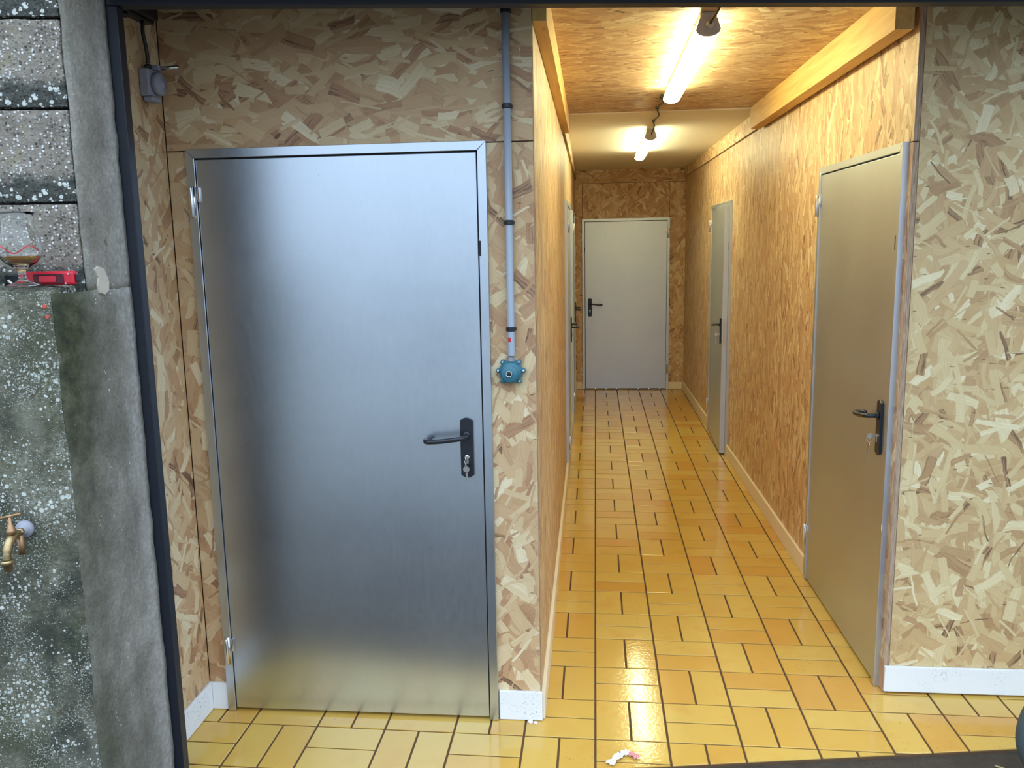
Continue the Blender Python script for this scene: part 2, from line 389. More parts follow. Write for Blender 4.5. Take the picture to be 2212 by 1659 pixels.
def panel(parent, origin, u, v, w, h, mat, th=0.018, gap=0.0015, name='osb_panel', edge=None):
    """a board: face in the (u,v) plane at origin, thickness behind it; own local frame for the grain"""
    u = Vector(u).normalized(); v = Vector(v).normalized(); n = u.cross(v)
    g = gap; c = 0.001
    vsx = []
    for (zz, k) in ((-th, 0), (-c, 0), (0, c)):
        vsx += [(g+k, g+k, zz), (w-g-k, g+k, zz), (w-g-k, h-g-k, zz), (g+k, h-g-k, zz)]
    fs = [(3, 2, 1, 0)]; mi = [1]
    for a in (0, 4):
        for i in range(4):
            fs.append((a+i, a+(i+1) % 4, a+4+(i+1) % 4, a+4+i)); mi.append(1)
    fs.append((8, 9, 10, 11)); mi.append(0)
    o = mesh_obj(name, vsx, fs, None, parent, mats=[mat, edge or M['osb_edge']], mi=mi)
    m = Matrix.Identity(4)
    for i in range(3): m[i][0] = u[i]; m[i][1] = v[i]; m[i][2] = n[i]; m[i][3] = origin[i]
    o.matrix_local = m
    return o

# ------------------------------------------------------------------ plan of the place (metres)
FY = 0.11            # left-hand front wall face
RY = 0.385           # right-hand front wall face
EY = 7.15            # end wall face
LX = -1.44           # left return wall face
CZ = 2.525           # corridor ceiling
TOP = 2.56
OT = math.atan(0.153)        # the outer wall stands askew to the corridor
def rx(y): return 1.085-0.01035*(y-RY)         # corridor right wall face
def lx(y): return -0.195-0.005*(y-FY)          # corridor left wall face
RD = Vector((-0.01035, 1, 0)).normalized(); LD = Vector((-0.005, 1, 0)).normalized()
def outer(s, y, z=0): # outer-wall coordinates (along, inwards, up) to world
    return Vector((s*math.cos(OT)-y*math.sin(OT), -0.178+s*math.sin(OT)+y*math.cos(OT), z))

def structure(name): return tag(empty(name), kind='structure')
def core(parent_name, parts, mat=None):
    """studwork behind the boards: one mesh, boxes given as 8-point prisms (poly, z0, z1)"""
    verts, faces = [], []
    for poly, z0, z1 in parts:
        n = len(poly); b = len(verts)
        verts += [(x, y, z0) for x, y in poly]+[(x, y, z1) for x, y in poly]
        faces += [tuple(b+i for i in range(n))[::-1], tuple(b+n+i for i in range(n))]+[(b+i, b+(i+1) % n, b+n+(i+1) % n, b+n+i) for i in range(n)]
    o = mesh_obj(parent_name, verts, faces, mat or M['stud']); tag(o, kind='structure'); return o

# doors: (start, end, height) along each wall
D1 = (-1.367, -0.349, 2.038)      # front wall, X range
DN = (0.425, 1.505, 2.03)         # right corridor wall, near, Y range
DM = (4.01, 5.03, 2.0)            # right corridor wall, ajar
DA = (3.40, 4.42, 2.0)            # left corridor wall
DB = (5.25, 6.25, 2.0)
DE = (-0.148, 0.842, 1.966)       # end wall, X range

def rect_xy(x0, x1, y0, y1): return [(x0, y0), (x1, y0), (x1, y1), (x0, y1)]
T = 0.018
# front wall, left part
g = 0.004
w = core('wall_front', [(rect_xy(LX-0.10, D1[0]+g, FY+T, FY+0.10), 0, TOP), (rect_xy(D1[1]-g, -0.215, FY+T, FY+0.10), 0, TOP), (rect_xy(D1[0]+g, D1[1]-g, FY+T, FY+0.10), D1[2]-g, TOP)])
panel(w, (LX, FY, 0), (1, 0, 0), Z, D1[0]+g-LX, D1[2]-g, M['osb'])
panel(w, (D1[1]-g, FY, 0), (1, 0, 0), Z, -0.195-D1[1]+g, D1[2]-g, M['osb'])
panel(w, (LX, FY, D1[2]-g), (1, 0, 0), Z, -0.195-LX, TOP-D1[2]+g, M['osb_h'])
# left return wall
w = core('wall_left', [(rect_xy(LX-0.10, LX-T, -0.40, FY+0.02), 0, TOP)])
panel(w, (LX, -0.36, 0), (0, 1, 0), Z, FY+0.36, TOP, M['osb'])
# front wall, right part
w = core('wall_right', [(rect_xy(1.104, 3.3, RY+T, RY+0.10), 0, TOP)])
panel(w, (1.1035, RY, 0), (1, 0, 0), Z, 1.22, TOP, M['osb_mix'], gap=0.0008)
panel(w, (2.3235, RY, 0), (1, 0, 0), Z, 0.97, TOP, M['osb_mix'])
# corridor right wall
def rseg(y0, y1): return [(rx(y0)+T, y0), (rx(y0)+0.10, y0), (rx(y1)+0.10, y1), (rx(y1)+T, y1)]
def rpan(p, y0, y1, z0, z1, m, th=T, proud=0.0, name='osb_panel'):
    o = Vector((rx(y1)-proud, y1, z0)); return panel(p, o, -RD, Z, y1-y0, z1-z0, m, th=th, name=name)
w = core('wall_corridor_right', [(rseg(RY+T, DN[0]+g), 0, TOP), (rseg(DN[0]+g, DN[1]-g), DN[2]-g, TOP), (rseg(DN[1]-g, DM[0]+g), 0, TOP), (rseg(DM[0]+g, DM[1]-g), DM[2]-g, TOP), (rseg(DM[1]-g, EY), 0, TOP)])
rpan(w, RY-0.001, DN[0]+g, 0, DN[2]-g, M['osb_v'])
rpan(w, RY-0.001, DN[1]-g, DN[2]-g, TOP-0.01, M['osb_v'])
rpan(w, DN[1]-g, 2.76, 0, TOP-0.01, M['osb_v']); rpan(w, 2.76, DM[0]+g, 0, TOP-0.01, M['osb_v'])
rpan(w, DM[0]+g, DM[1]-g, DM[2]-g, TOP-0.01, M['osb_v']); rpan(w, DM[1]-g, EY, 0, TOP-0.01, M['osb_v'])
rpan(w, 2.96, 4.6, 2.405, CZ-0.001, M['osb_h'], th=0.018, proud=0.0185, name='upper_board'); rpan(w, 4.6, EY, 2.405, CZ-0.004, M['osb_h'], th=0.018, proud=0.0185, name='upper_board')
# corridor left wall
def lseg(y0, y1): return [(lx(y0)-0.09, y0), (lx(y0)-T, y0), (lx(y1)-T, y1), (lx(y1)-0.09, y1)]
def lpan(p, y0, y1, z0, z1, m, th=T, proud=0.0, name='osb_panel'):
    o = Vector((lx(y0)+proud, y0, z0)); return panel(p, o, LD, Z, y1-y0, z1-z0, m, th=th, name=name)
w = core('wall_corridor_left', [(lseg(FY+0.10, DA[0]+g), 0, TOP), (lseg(DA[0]+g, DA[1]-g), DA[2]-g, TOP), (lseg(DA[1]-g, DB[0]+g), 0, TOP), (lseg(DB[0]+g, DB[1]-g), DB[2]-g, TOP), (lseg(DB[1]-g, EY), 0, TOP)])
lpan(w, FY+T, 1.36, 0, TOP-0.01, M['osb_v']); lpan(w, 1.36, 2.6, 0, TOP-0.01, M['osb_v']); lpan(w, 2.6, DA[0]+g, 0, TOP-0.01, M['osb_v'])
lpan(w, DA[0]+g, DA[1]-g, DA[2]-g, TOP-0.01, M['osb_v']); lpan(w, DA[1]-g, DB[0]+g, 0, TOP-0.01, M['osb_v'])
lpan(w, DB[0]+g, DB[1]-g, DB[2]-g, TOP-0.01, M['osb_v']); lpan(w, DB[1]-g, EY, 0, TOP-0.01, M['osb_v'])
lpan(w, 2.96, EY, 2.405, CZ-0.004, M['osb_h'], th=0.018, proud=0.0185, name='upper_board')
# end wall
w = core('wall_back', [(rect_xy(-0.33, DE[0]+g, EY+T, EY+0.1), 0, TOP), (rect_xy(DE[1]-g, 1.12, EY+T, EY+0.1), 0, TOP), (rect_xy(DE[0]+g, DE[1]-g, EY+T, EY+0.1), DE[2]-g, TOP)])
panel(w, (-0.33, EY, 0), (1, 0, 0), Z, DE[0]+g+0.33, 2.36, M['osb']); panel(w, (DE[1]-g, EY, 0), (1, 0, 0), Z, 1.12-DE[1]+g, 2.36, M['osb'])
panel(w, (DE[0]+g, EY, DE[2]-g), (1, 0, 0), Z, DE[1]-DE[0]-2*g, 2.36-DE[2]+g, M['osb']); panel(w, (-0.33, EY, 2.36), (1, 0, 0), Z, 1.45, TOP-2.36, M['osb_h'])
# ceiling
ce = core('ceiling', [(rect_xy(-1.62, 3.3, FY+0.02, EY+0.1), TOP+0.005, 2.64)])
panel(ce, (lx(1)-0.015, 1.36, CZ), (1, 0, 0), (0, -1, 0), 1.31, 1.36-FY-0.001, M['osb_ceil'], th=0.02)
panel(ce, (lx(2)-0.015, 2.965, CZ), (1, 0, 0), (0, -1, 0), 1.31, 1.605, M['osb_ceil'], th=0.02)
panel(ce, (lx(6)-0.03, EY, CZ-0.018), (1, 0, 0), (0, -1, 0.0025), 1.33, EY-2.965, M['plaster'], th=0.02, name='plasterboard_panel', edge=M['plaster'])
# unseen roof and outer shell, added to keep the daylight out
pf = [outer(-3.4, -0.2), outer(3.5, -0.2)]
tag(prism('roof_sky_block', [(pf[0].x, pf[0].y), (pf[1].x, pf[1].y), (3.5, 7.7), (-3.4, 7.7)], 2.66, 2.85, M['mortar']), kind='structure')
tag(core('wall_sky_block', [(rect_xy(-3.4, -3.2, -0.70, 7.7), -0.02, 2.66), (rect_xy(3.3, 3.5, 0.36, 7.7), -0.02, 2.66), (rect_xy(-3.2, 3.3, 7.5, 7.7), -0.02, 2.66)], M['mortar']), kind='structure')

# ------------------------------------------------------------------ floor: basket-weave tiles
MX, MY, SH, JT = 0.25, 0.2549, -0.0129, 0.0075
def gpt(a, b): return (a, b+SH*a)     # sheared grid: rows run slightly off square
thr = lambda x: -0.178+0.153*x
fl_poly = [(LX-0.05, thr(LX-0.05)), (2.6, thr(2.6)), (2.6, RY+0.05), (1.14, RY+0.05), (1.08, EY+0.03), (-0.29, EY+0.03), (-0.25, FY+0.06), (LX-0.05, FY+0.06)]
floor = prism('floor', fl_poly, -0.10, -0.0035, M['grout']); tag(floor, kind='structure')
def tile_mesh(poly):
    """poly: corner list (local xy); glazed tile with eased top edge"""
    n = len(poly); cx = sum(p[0] for p in poly)/n; cy = sum(p[1] for p in poly)/n
    def inset(p, d):
        v = Vector((cx-p[0], cy-p[1])); k = d*1.6/max(v.length, 1e-4); return (p[0]+v.x*k, p[1]+v.y*k)
    vsx = [(x, y, -0.0034) for x, y in poly]+[(x, y, -0.0012) for x, y in poly]+[inset(p, 0.0012)+(0.0,) for p in poly]
    fs = [tuple(range(n))[::-1]]
    for a in (0, n):
        fs += [(a+i, a+(i+1) % n, a+n+(i+1) % n, a+n+i) for i in range(n)]
    fs.append(tuple(range(2*n, 3*n)))
    return vsx, fs
def clip(poly):
    out = []
    f = lambda p: p[1]-(thr(p[0])+0.004)
    for i, p in enumerate(poly):
        q = poly[(i+1) % len(poly)]; a, b = f(p), f(q)
        if a >= 0: out.append(p)
        if (a >= 0) != (b >= 0):
            t_ = a/(a-b); out.append((p[0]+(q[0]-p[0])*t_, p[1]+(q[1]-p[1])*t_))
    return out
def hidden(x0, x1, y0, y1):
    if x1 < LX or x0 > 2.3 or y0 > EY: return True
    if y0 > FY and x1 < lx(y0)+0.001: return True
    if x0 > rx(y1)+0.0 and y0 > RY: return True
    return False
tiles = []
for i in range(-6, 10):
    for j in range(-3, 29):
        x0, y0 = i*MX, j*MY
        for k in range(2):
            if (i+j) % 2 == 0: r = (x0+k*MX/2, x0+(k+1)*MX/2, y0, y0+MY)
            else: r = (x0, x0+MX, y0+k*MY/2, y0+(k+1)*MY/2)
            a0, a1, b0, b1 = r[0]+JT/2, r[1]-JT/2, r[2]+JT/2, r[3]-JT/2
            poly = [gpt(a0, b0), gpt(a1, b0), gpt(a1, b1), gpt(a0, b1)]
            if hidden(a0, a1, poly[1][1], poly[3][1]): continue
            c2 = clip(poly)
            if len(c2) < 3: continue
            cx, cy = sum(p[0] for p in c2)/len(c2), sum(p[1] for p in c2)/len(c2)
            ar = abs(sum(c2[q][0]*c2[(q+1) % len(c2)][1]-c2[(q+1) % len(c2)][0]*c2[q][1] for q in range(len(c2))))/2
            if ar < 0.0006: continue
            tiles.append((math.hypot(cx, cy+2.73)+(3.0 if cx > 1.75 else 0), len(c2) != 4 or c2 != poly, c2, cx, cy, (i+j) % 2))
tiles.sort(key=lambda q: q[0])
shared = {}; far_v, far_f = [], []
for n_, (d_, cut, poly, cx, cy, par) in enumerate(tiles):
    loc = [(x-cx, y-cy) for x, y in poly]
    if n_ >= 296:
        a, b = tile_mesh(poly); o_ = len(far_v); far_v += a; far_f += [tuple(o_+i for i in f) for f in b]; continue
    if not cut and par in shared: me = shared[par]
    else:
        a, b = tile_mesh(loc); me = bpy.data.meshes.new('tile'); me.from_pydata(a, [], b); me.materials.append(M['tile']); me.update()
        if not cut: shared[par] = me
    o = bpy.data.objects.new('tile', me); o.location = (cx, cy, 0); link(o, floor)
ft = mesh_obj('far_tiles', far_v, far_f, M['tile'], floor); tag(ft, kind='stuff')

# ------------------------------------------------------------------ ground outside
gr = prism('ground_earth', [tuple(outer(-3.5, 0.0)[:2]), tuple(outer(-3.5, -2.1)[:2]), tuple(outer(4.5, -2.1)[:2]), tuple(outer(4.5, 0.0)[:2])], -0.15, -0.012, M['earth'])
tag(gr, kind='structure')
gr = prism('ground_gravel', [tuple(outer(-30, -2.1)[:2]), tuple(outer(-30, -60)[:2]), tuple(outer(30, -60)[:2]), tuple(outer(30, -2.1)[:2])], -0.15, -0.012, M['gravel'])
tag(gr, kind='structure')

# ------------------------------------------------------------------ outer block wall, askew to the corridor
def rough_box(name, x0, x1, y0, y1, z0, z1, mat, parent, step=0.03, amp=0.004, bev=0.008, freq=14, shape=None, smooth=True):
    """a box cut into a grid, its corners worn and its faces uneven; local frame = outer wall frame"""
    bm = bmesh.new()
    nx, ny, nz = max(1, round((x1-x0)/step)), max(1, round((y1-y0)/step)), max(1, round((z1-z0)/step))
    idx = {}
    def V(i, j, k):
        if (i, j, k) not in idx:
            p = Vector((x0+(x1-x0)*i/nx, y0+(y1-y0)*j/ny, z0+(z1-z0)*k/nz))
            c = Vector(((x0+x1)/2, (y0+y1)/2, (z0+z1)/2)); on = [i in (0, nx), j in (0, ny), k in (0, nz)]
            if sum(on) >= 2:
                for ax in range(3):
                    if on[ax]: p[ax] += math.copysign(bev*(0.5+0.9*abs(noise.noise(p*9+Vector((5, 3, 1))))), c[ax]-p[ax])
            q = p*freq
            nv = noise.noise_vector(q)*amp+noise.noise_vector(q*3.1)*amp*0.5
            p = p+Vector(nv)
            if shape: p = shape(p)
            idx[(i, j, k)] = bm.verts.new(p)
        return idx[(i, j, k)]
    for (A, B, fx) in (((nx), (ny), 'z'), ((nx), (nz), 'y'), ((ny), (nz), 'x')):
        for a in range(A):
            for b in range(B):
                for e in (0, 1):
                    if fx == 'z': q = [V(a, b, e*nz), V(a+1, b, e*nz), V(a+1, b+1, e*nz), V(a, b+1, e*nz)]
                    elif fx == 'y': q = [V(a, e*ny, b), V(a+1, e*ny, b), V(a+1, e*ny, b+1), V(a, e*ny, b+1)]
                    else: q = [V(e*nx, a, b), V(e*nx, a+1, b), V(e*nx, a+1, b+1), V(e*nx, a, b+1)]
                    bm.faces.new(q)
    bmesh.ops.recalc_face_normals(bm, faces=bm.faces)
    return bm_obj(name, bm, mat, parent, smooth)
OW = outer(0, 0)
wo_ = empty('wall_outer', (OW.x, OW.y, 0), OT); tag(wo_, kind='structure')
SE = -1.362    # end of the masonry behind the render coat
# splayed reveal: x shifts to the left towards the outside
splay = lambda p: Vector((p.x+0.20*min(p.y, 0.0)*1.0, p.y, p.z))
box('core', -3.4, -1.40, -0.17, -0.001, -0.02, 2.66, M['mortar'], wo_)
zj = [1.600, 1.833, 2.070, 2.290, 2.515, 2.66]
for r in range(5):
    xs = [-1.389, -1.90, -2.40, -2.90, -3.40] if r % 2 == 0 else [-1.389, -1.65, -2.15, -2.65, -3.40]
    for a in range(4):
        b_ = rough_box('concrete_block', xs[a+1]+0.004-xs[a], -0.001, -0.2, -0.02, 0.002, zj[r+1]-zj[r]-0.002, M['block'], wo_, step=0.02 if a < 1 else 0.08, amp=0.0016, bev=0.003, smooth=False)
        b_.location = (xs[a], 0, zj[r])
# cast lower wall with ledge, standing proud of the blocks
lw = rough_box('cast_plinth', -3.40, -1.4075, -0.345, -0.02, -0.015, 1.622, M['mossy'], wo_, step=0.045, amp=0.004, bev=0.008, freq=8,
               shape=lambda p: Vector((p.x, p.y, p.z+(0.05*(p.y+0.25) if p.z > 1.5 else 0))))
# smooth cement coat on the reveal (upper part to the blocks, lower part to the plinth)
rough_box('render_coat', -1.352, -1.3425, -0.196, 0.0, 1.60, 2.40, M['render'], wo_, step=0.022, amp=0.0022, bev=0.003, freq=16, shape=splay)
rough_box('render_coat', -1.350, -1.3415, -0.338, 0.0, -0.015, 1.606, M['render_low'], wo_, step=0.026, amp=0.0026, bev=0.003, freq=12, shape=splay)
rough_box('reveal_core', -1.41, -1.353, -0.15, -0.002, -0.015, 2.40, M['mortar'], wo_, step=0.1, amp=0.0, bev=0.001, shape=splay)
pb = bmesh.new(); ol = [(-0.012, 0.028), (-0.004, 0.036), (0.006, 0.030), (0.010, 0.012), (0.014, -0.006), (0.012, -0.030), (0.004, -0.040), (-0.006, -0.034), (-0.009, -0.014), (-0.006, 0.006)]
pa = [pb.verts.new((-1.3675+0.2*a_*2.2, -0.140+a_*2.2, 1.630+b2)) for a_, b2 in ol]; pc_ = [pb.verts.new((-1.3775+0.2*a_*2.2, -0.140+a_*2.4, 1.630+b2*1.06)) for a_, b2 in ol]
pb.faces.new(pa)
for k in range(10): pb.faces.new((pa[k], pc_[k], pc_[(k+1) % 10], pa[(k+1) % 10]))
bmesh.ops.recalc_face_normals(pb, faces=pb.faces); bm_obj('filler_patch', pb, plain('pale_filler', srgb(196, 188, 172), 0.9), wo_)
# wall above the opening and beyond it to the right
box('lintel_masonry', -1.34, 3.6, -0.2, -0.001, 2.40, 2.66, M['mortar'], wo_)
box('jamb_masonry', 2.25, 3.6, -0.2, -0.001, -0.02, 2.40, M['render'], wo_)
# dark steel frame round the opening
sf = empty('steel_frame', (OW.x, OW.y, 0), OT)
tag(sf, 'dark blue-grey steel frame lining the wide opening beside the concrete reveal', 'frame')
box('post', -1.385, -1.318, 0.004, 0.05, -0.0, 2.371, M['frame_steel'], sf, 0.002)
box('post', 2.26, 2.32, 0.004, 0.05, -0.0, 2.371, M['frame_steel'], sf, 0.002)
box('head_rail', -1.385, 2.32, 0.004, 0.05, 2.3715, 2.50, M['frame_steel'], sf, 0.002)

# ------------------------------------------------------------------ skirting
def skirt(name, x0, x1, y0, y1, z1, mat, z0=0.002): return tag(box(name, x0, x1, y0, y1, z0, z1, mat, None, 0.002), kind='structure')
skirt('baseboard_front_right_bit', -0.345, -0.190, FY-0.012, FY-0.0005, 0.112, M['white'])
skirt('baseboard_front_left_bit', LX+0.0125, D1[0]-0.002, FY-0.012, FY-0.0005, 0.108, M['white'])
skirt('baseboard_left', LX+0.0005, LX+0.012, -0.34, FY-0.0005, 0.108, M['white'])
skirt('baseboard_right', 1.086, 2.6, RY-0.014, RY-0.0015, 0.110, M['white'], 0.010)
skirt('baseboard_back_left', -0.222, DE[0]-0.002, EY-0.013, EY-0.0005, 0.085, M['cream'])
skirt('baseboard_back_right', DE[1]+0.002, rx(EY)-0.016, EY-0.013, EY-0.0005, 0.085, M['cream'])
def wskirt(name, f, sgn, y0, y1, h=0.095, th=0.014):
    a0, a1 = f(y0)+sgn*0.0005, f(y1)+sgn*0.0005; b0, b1 = a0+sgn*th, a1+sgn*th
    p = [(a0, y0), (b0, y0), (b1, y1), (a1, y1)]
    if sgn < 0: p = p[::-1]
    p = p if sgn > 0 else p
    return tag(prism(name, p if sgn > 0 else p, 0.002, h, M['cream']), kind='structure')
wskirt('baseboard_corridor_right', rx, -1, DN[1]+0.003, DM[0]-0.003); wskirt('baseboard_corridor_right_far', rx, -1, DM[1]+0.003, EY-0.014)
wskirt('baseboard_corridor_left', lx, 1, FY+0.003, DA[0]-0.003); wskirt('baseboard_corridor_left_mid', lx, 1, DA[1]+0.003, DB[0]-0.003); wskirt('baseboard_corridor_left_far', lx, 1, DB[1]+0.003, EY-0.014)

# ------------------------------------------------------------------ timber beams under the ceiling
def beam(name, f, sgn, y0, y1, off, wd, z0, z1, label):
    p = [(f(y0)+sgn*off, y0), (f(y0)+sgn*(off+wd), y0), (f(y1)+sgn*(off+wd), y1), (f(y1)+sgn*off, y1)]
    o = prism(name, p if sgn > 0 else p[::-1], z0, z1, M['timber']); tag(o, label, 'beam', 'ceiling beams of the corridor'); return o
beam('timber_beam', rx, -1, RY+0.004, 2.955, 0.018, 0.062, 2.392, CZ-0.001, 'planed yellow timber beam along the ceiling above the right-hand doors')
beam('timber_beam', lx, 1, FY+0.004, 2.955, 0.0006, 0.045, 2.402, CZ-0.001, 'planed timber beam along the ceiling above the left corridor wall')

# ------------------------------------------------------------------ steel doors
def mitre_frame(parent, W, H, fw, y0, y1, skin):
    """two jambs and a header with mitred corners; front at y0"""
    def piece(name, q):
        n = 4; vsx = [(x, y0+0.0015, z) for x, z in q]+[(x, y1, z) for x, z in q]
        cx = sum(a for a, b in q)/4; cz = sum(b for a, b in q)/4
        ins = [(x+math.copysign(0.0012, cx-x), y0, z+math.copysign(0.0012, cz-z)) for x, z in q]
        vsx += ins
        fs = [(4, 5, 6, 7)]+[(i, i+4, 4+(i+1) % 4, (i+1) % 4) for i in range(4)]+[(8+i, i, (i+1) % 4, 8+(i+1) % 4) for i in range(4)]+[(8, 9, 10, 11)]
        bm = bmesh.new(); vv = [bm.verts.new(v) for v in vsx]
        for f in fs: bm.faces.new([vv[i] for i in f])
        bmesh.ops.recalc_face_normals(bm, faces=bm.faces)
        return bm_obj(name, bm, skin, parent)
    e = 0.0004
    piece('frame_jamb', [(0, 0.002), (fw, 0.002), (fw, H-fw-e), (0, H-e)])
    piece('frame_jamb', [(W-fw, 0.002), (W, 0.002), (W, H-e), (W-fw, H-fw-e)])
    piece('frame_header', [(e, H), (fw+e, H-fw), (W-fw-e, H-fw), (W-e, H)])
def make_door(name, loc, rz, W, H, side, zh, ajar=0.0, fw=0.030, thick=0.040, skin='galv_dull'):
    """local x along the wall, y into the wall; side = +1: handle on the right"""
    t = empty(name, loc, rz); tag(t, kind='structure')
    mitre_frame(t, W, H, fw, -0.020, 0.06, M[skin])
    hx = fw+0.002 if side > 0 else W-fw-0.002      # hinge line
    Lw = W-2*fw-0.006
    yl = -0.014
    leaf = box('leaf', 0.0 if side > 0 else -Lw, Lw if side > 0 else 0.0, 0.0, thick, 0.012, H-fw-0.005, M[skin], t, 0.002)
    leaf.location = (hx, yl, 0); leaf.rotation_euler = (0, 0, -ajar*side)
    # dark strips painting the shade in the gap on the lock side and head
    def gap_shade(x0, x1, z0, z1): box('gap_shade', x0, x1, -0.006, 0.03, z0, z1, M['dark_gap'], t)
    if side > 0: gap_shade(W-fw-0.0038, W-fw-0.0002, 0.012, H-fw-0.004)
    else: gap_shade(fw+0.0002, fw+0.0038, 0.012, H-fw-0.004)
    gap_shade(fw+0.0045, W-fw-0.0045, H-fw-0.0045, H-fw-0.0003)
    s = side
    bx = Lw-0.054 if s > 0 else -(Lw-0.054)
    # back plate with arched ends
    bm = bmesh.new(); pw, ph = 0.0225, 0.106; n = 9
    out = [(-pw+2*pw*k/(n-1), ph-0.010+0.010*math.sin(PI*k/(n-1))) for k in range(n)]
    out = out+[(x, -z) for x, z in out[::-1]]
    fr = [bm.verts.new((bx+x*0.96, -0.011, zh-0.045+z*0.99)) for x, z in out]; md = [bm.verts.new((bx+x, -0.009, zh-0.045+z)) for x, z in out]; bk = [bm.verts.new((bx+x, -0.0002, zh-0.045+z)) for x, z in out]
    m = len(out); bm.faces.new(fr); bm.faces.new(bk)
    for A, B in ((fr, md), (md, bk)):
        for k in range(m): bm.faces.new((A[k], A[(k+1) % m], B[(k+1) % m], B[k]))
    bmesh.ops.recalc_face_normals(bm, faces=bm.faces)
    bm_obj('handle_plate', bm, M['black_metal'], leaf)
    # lever: neck out of the plate, long grip, returned end
    zt = zh
    p = [(bx, -0.010, zt), (bx, -0.040, zt), (bx-s*0.006, -0.053, zt-0.001), (bx-s*0.020, -0.058, zt-0.003), (bx-s*0.075, -0.060, zt-0.010), (bx-s*0.118, -0.060, zt-0.013)]
    p += [(bx-s*0.132, -0.055, zt-0.013), (bx-s*0.137, -0.042, zt-0.012), (bx-s*0.135, -0.028, zt-0.012), (bx-s*0.122, -0.018, zt-0.011)]
    bm = bmesh.new(); add_tube(bm, smooth_path(p, 4), 0.0088, 12); add_lathe(bm, [(0.0135, -0.0112), (0.0135, -0.017), (0.011, -0.019)], 20, 'Y', (bx, 0, zt))
    bm_obj('handle_lever', bm, M['black_metal'], leaf, True)
    # lock cylinder
    bm = bmesh.new(); add_lathe(bm, [(0.0085, -0.0112), (0.0085, -0.0148), (0.007, -0.0155)], 20, 'Y', (bx, 0, zh-0.078)); add_box(bm, bx-0.005, bx+0.005, -0.0148, -0.0112, zh-0.102, zh-0.078, 0.001)
    bm_obj('lock_cylinder', bm, M['chrome'], leaf)
    # hinges: pin barrel on the frame edge and a welded tab on the leaf
    for z0 in (0.19, H-0.225):
        xh = fw*0.5 if s > 0 else W-fw*0.5
        bm = bmesh.new(); add_lathe(bm, [(0.0065, z0), (0.0075, z0+0.002), (0.0075, z0+0.098), (0.0065, z0+0.1)], 14, 'Z', (xh, -0.0275, 0))
        add_box(bm, xh-0.010, xh+0.010, -0.0215, -0.0203, z0-0.002, z0+0.102)
        add_box(bm, xh+s*0.022-0.004, xh+s*0.022+0.004, -0.0225, -0.0145, z0+0.050, z0+0.1, 0.0015)
        bm_obj('hinge', bm, M['chrome'], t, True)
    # latch slot in the jamb
    xs_ = W-fw+0.0035 if s > 0 else fw-0.0035
    box('latch_slot', xs_-0.003, xs_+0.003, -0.0208, -0.0201, H-0.37, H-0.32, M['dark_gap'], t)
    if ajar:
        e = Lw if s > 0 else -Lw
        box('lock_faceplate', min(e, e+s*0.0015), max(e, e+s*0.0015), 0.009, 0.031, zh-0.17, zh+0.05, M['chrome'], leaf)
        bm = bmesh.new(); add_box(bm, min(e, e+s*0.010), max(e, e+s*0.010), 0.013, 0.027, zh-0.03, zh-0.0, 0.002); bm_obj('latch_bolt', bm, M['chrome'], leaf)
    return t, leaf, bx, zh-0.078
def along_right(y): return (rx(y), y, 0)
R_ROT = math.atan2(-RD.y, -RD.x); L_ROT = math.atan2(LD.y, LD.x)
d1 = make_door('door_1', (D1[0], FY, 0), 0.0, D1[1]-D1[0], D1[2], 1, 1.062, skin='galv')
d2 = make_door('door_2', along_right(DN[1]), R_ROT, DN[1]-DN[0], DN[2], 1, 1.045)
d3 = make_door('door_3', along_right(DM[1]), R_ROT, DM[1]-DM[0], DM[2], 1, 1.045, ajar=math.radians(2.6))
d4 = make_door('door_4', (DE[0], EY, 0), 0.0, DE[1]-DE[0], DE[2], -1, 1.005)
d5 = make_door('door_5', (lx(DA[0]), DA[0], 0), L_ROT, DA[1]-DA[0], DA[2], 1, 1.035)
d6 = make_door('door_6', (lx(DB[0]), DB[0], 0), L_ROT, DB[1]-DB[0], DB[2], 1, 1.035)

def key_shape(bm, c, tilt=0.0, L=0.052):
    """flat key hanging down from its bow at c (local x,z plane, thin in y)"""
    ca, sa = math.cos(tilt), math.sin(tilt)
    def P(x, y, z): return Vector(c)+Vector((x*ca-z*sa, y, x*sa+z*ca))
    bow = [(0.011*math.cos(a), -0.010+0.011*math.sin(a)) for a in [PI*2*k/14 for k in range(14)]]
    blade = [(-0.0035, -0.019), (0.0035, -0.019), (0.0035, -L+0.004), (0.001, -L), (-0.0035, -L+0.003), (-0.002, -L+0.010), (-0.0035, -L+0.016)]
    for poly in (bow, blade):
        a = [bm.verts.new(P(x, -0.001, z)) for x, z in poly]; b = [bm.verts.new(P(x, 0.001, z)) for x, z in poly]; n = len(poly)
        bm.faces.new(a); bm.faces.new(b[::-1])
        for k in range(n): bm.faces.new((a[k], b[k], b[(k+1) % n], a[(k+1) % n]))
    bmesh.ops.recalc_face_normals(bm, faces=bm.faces)
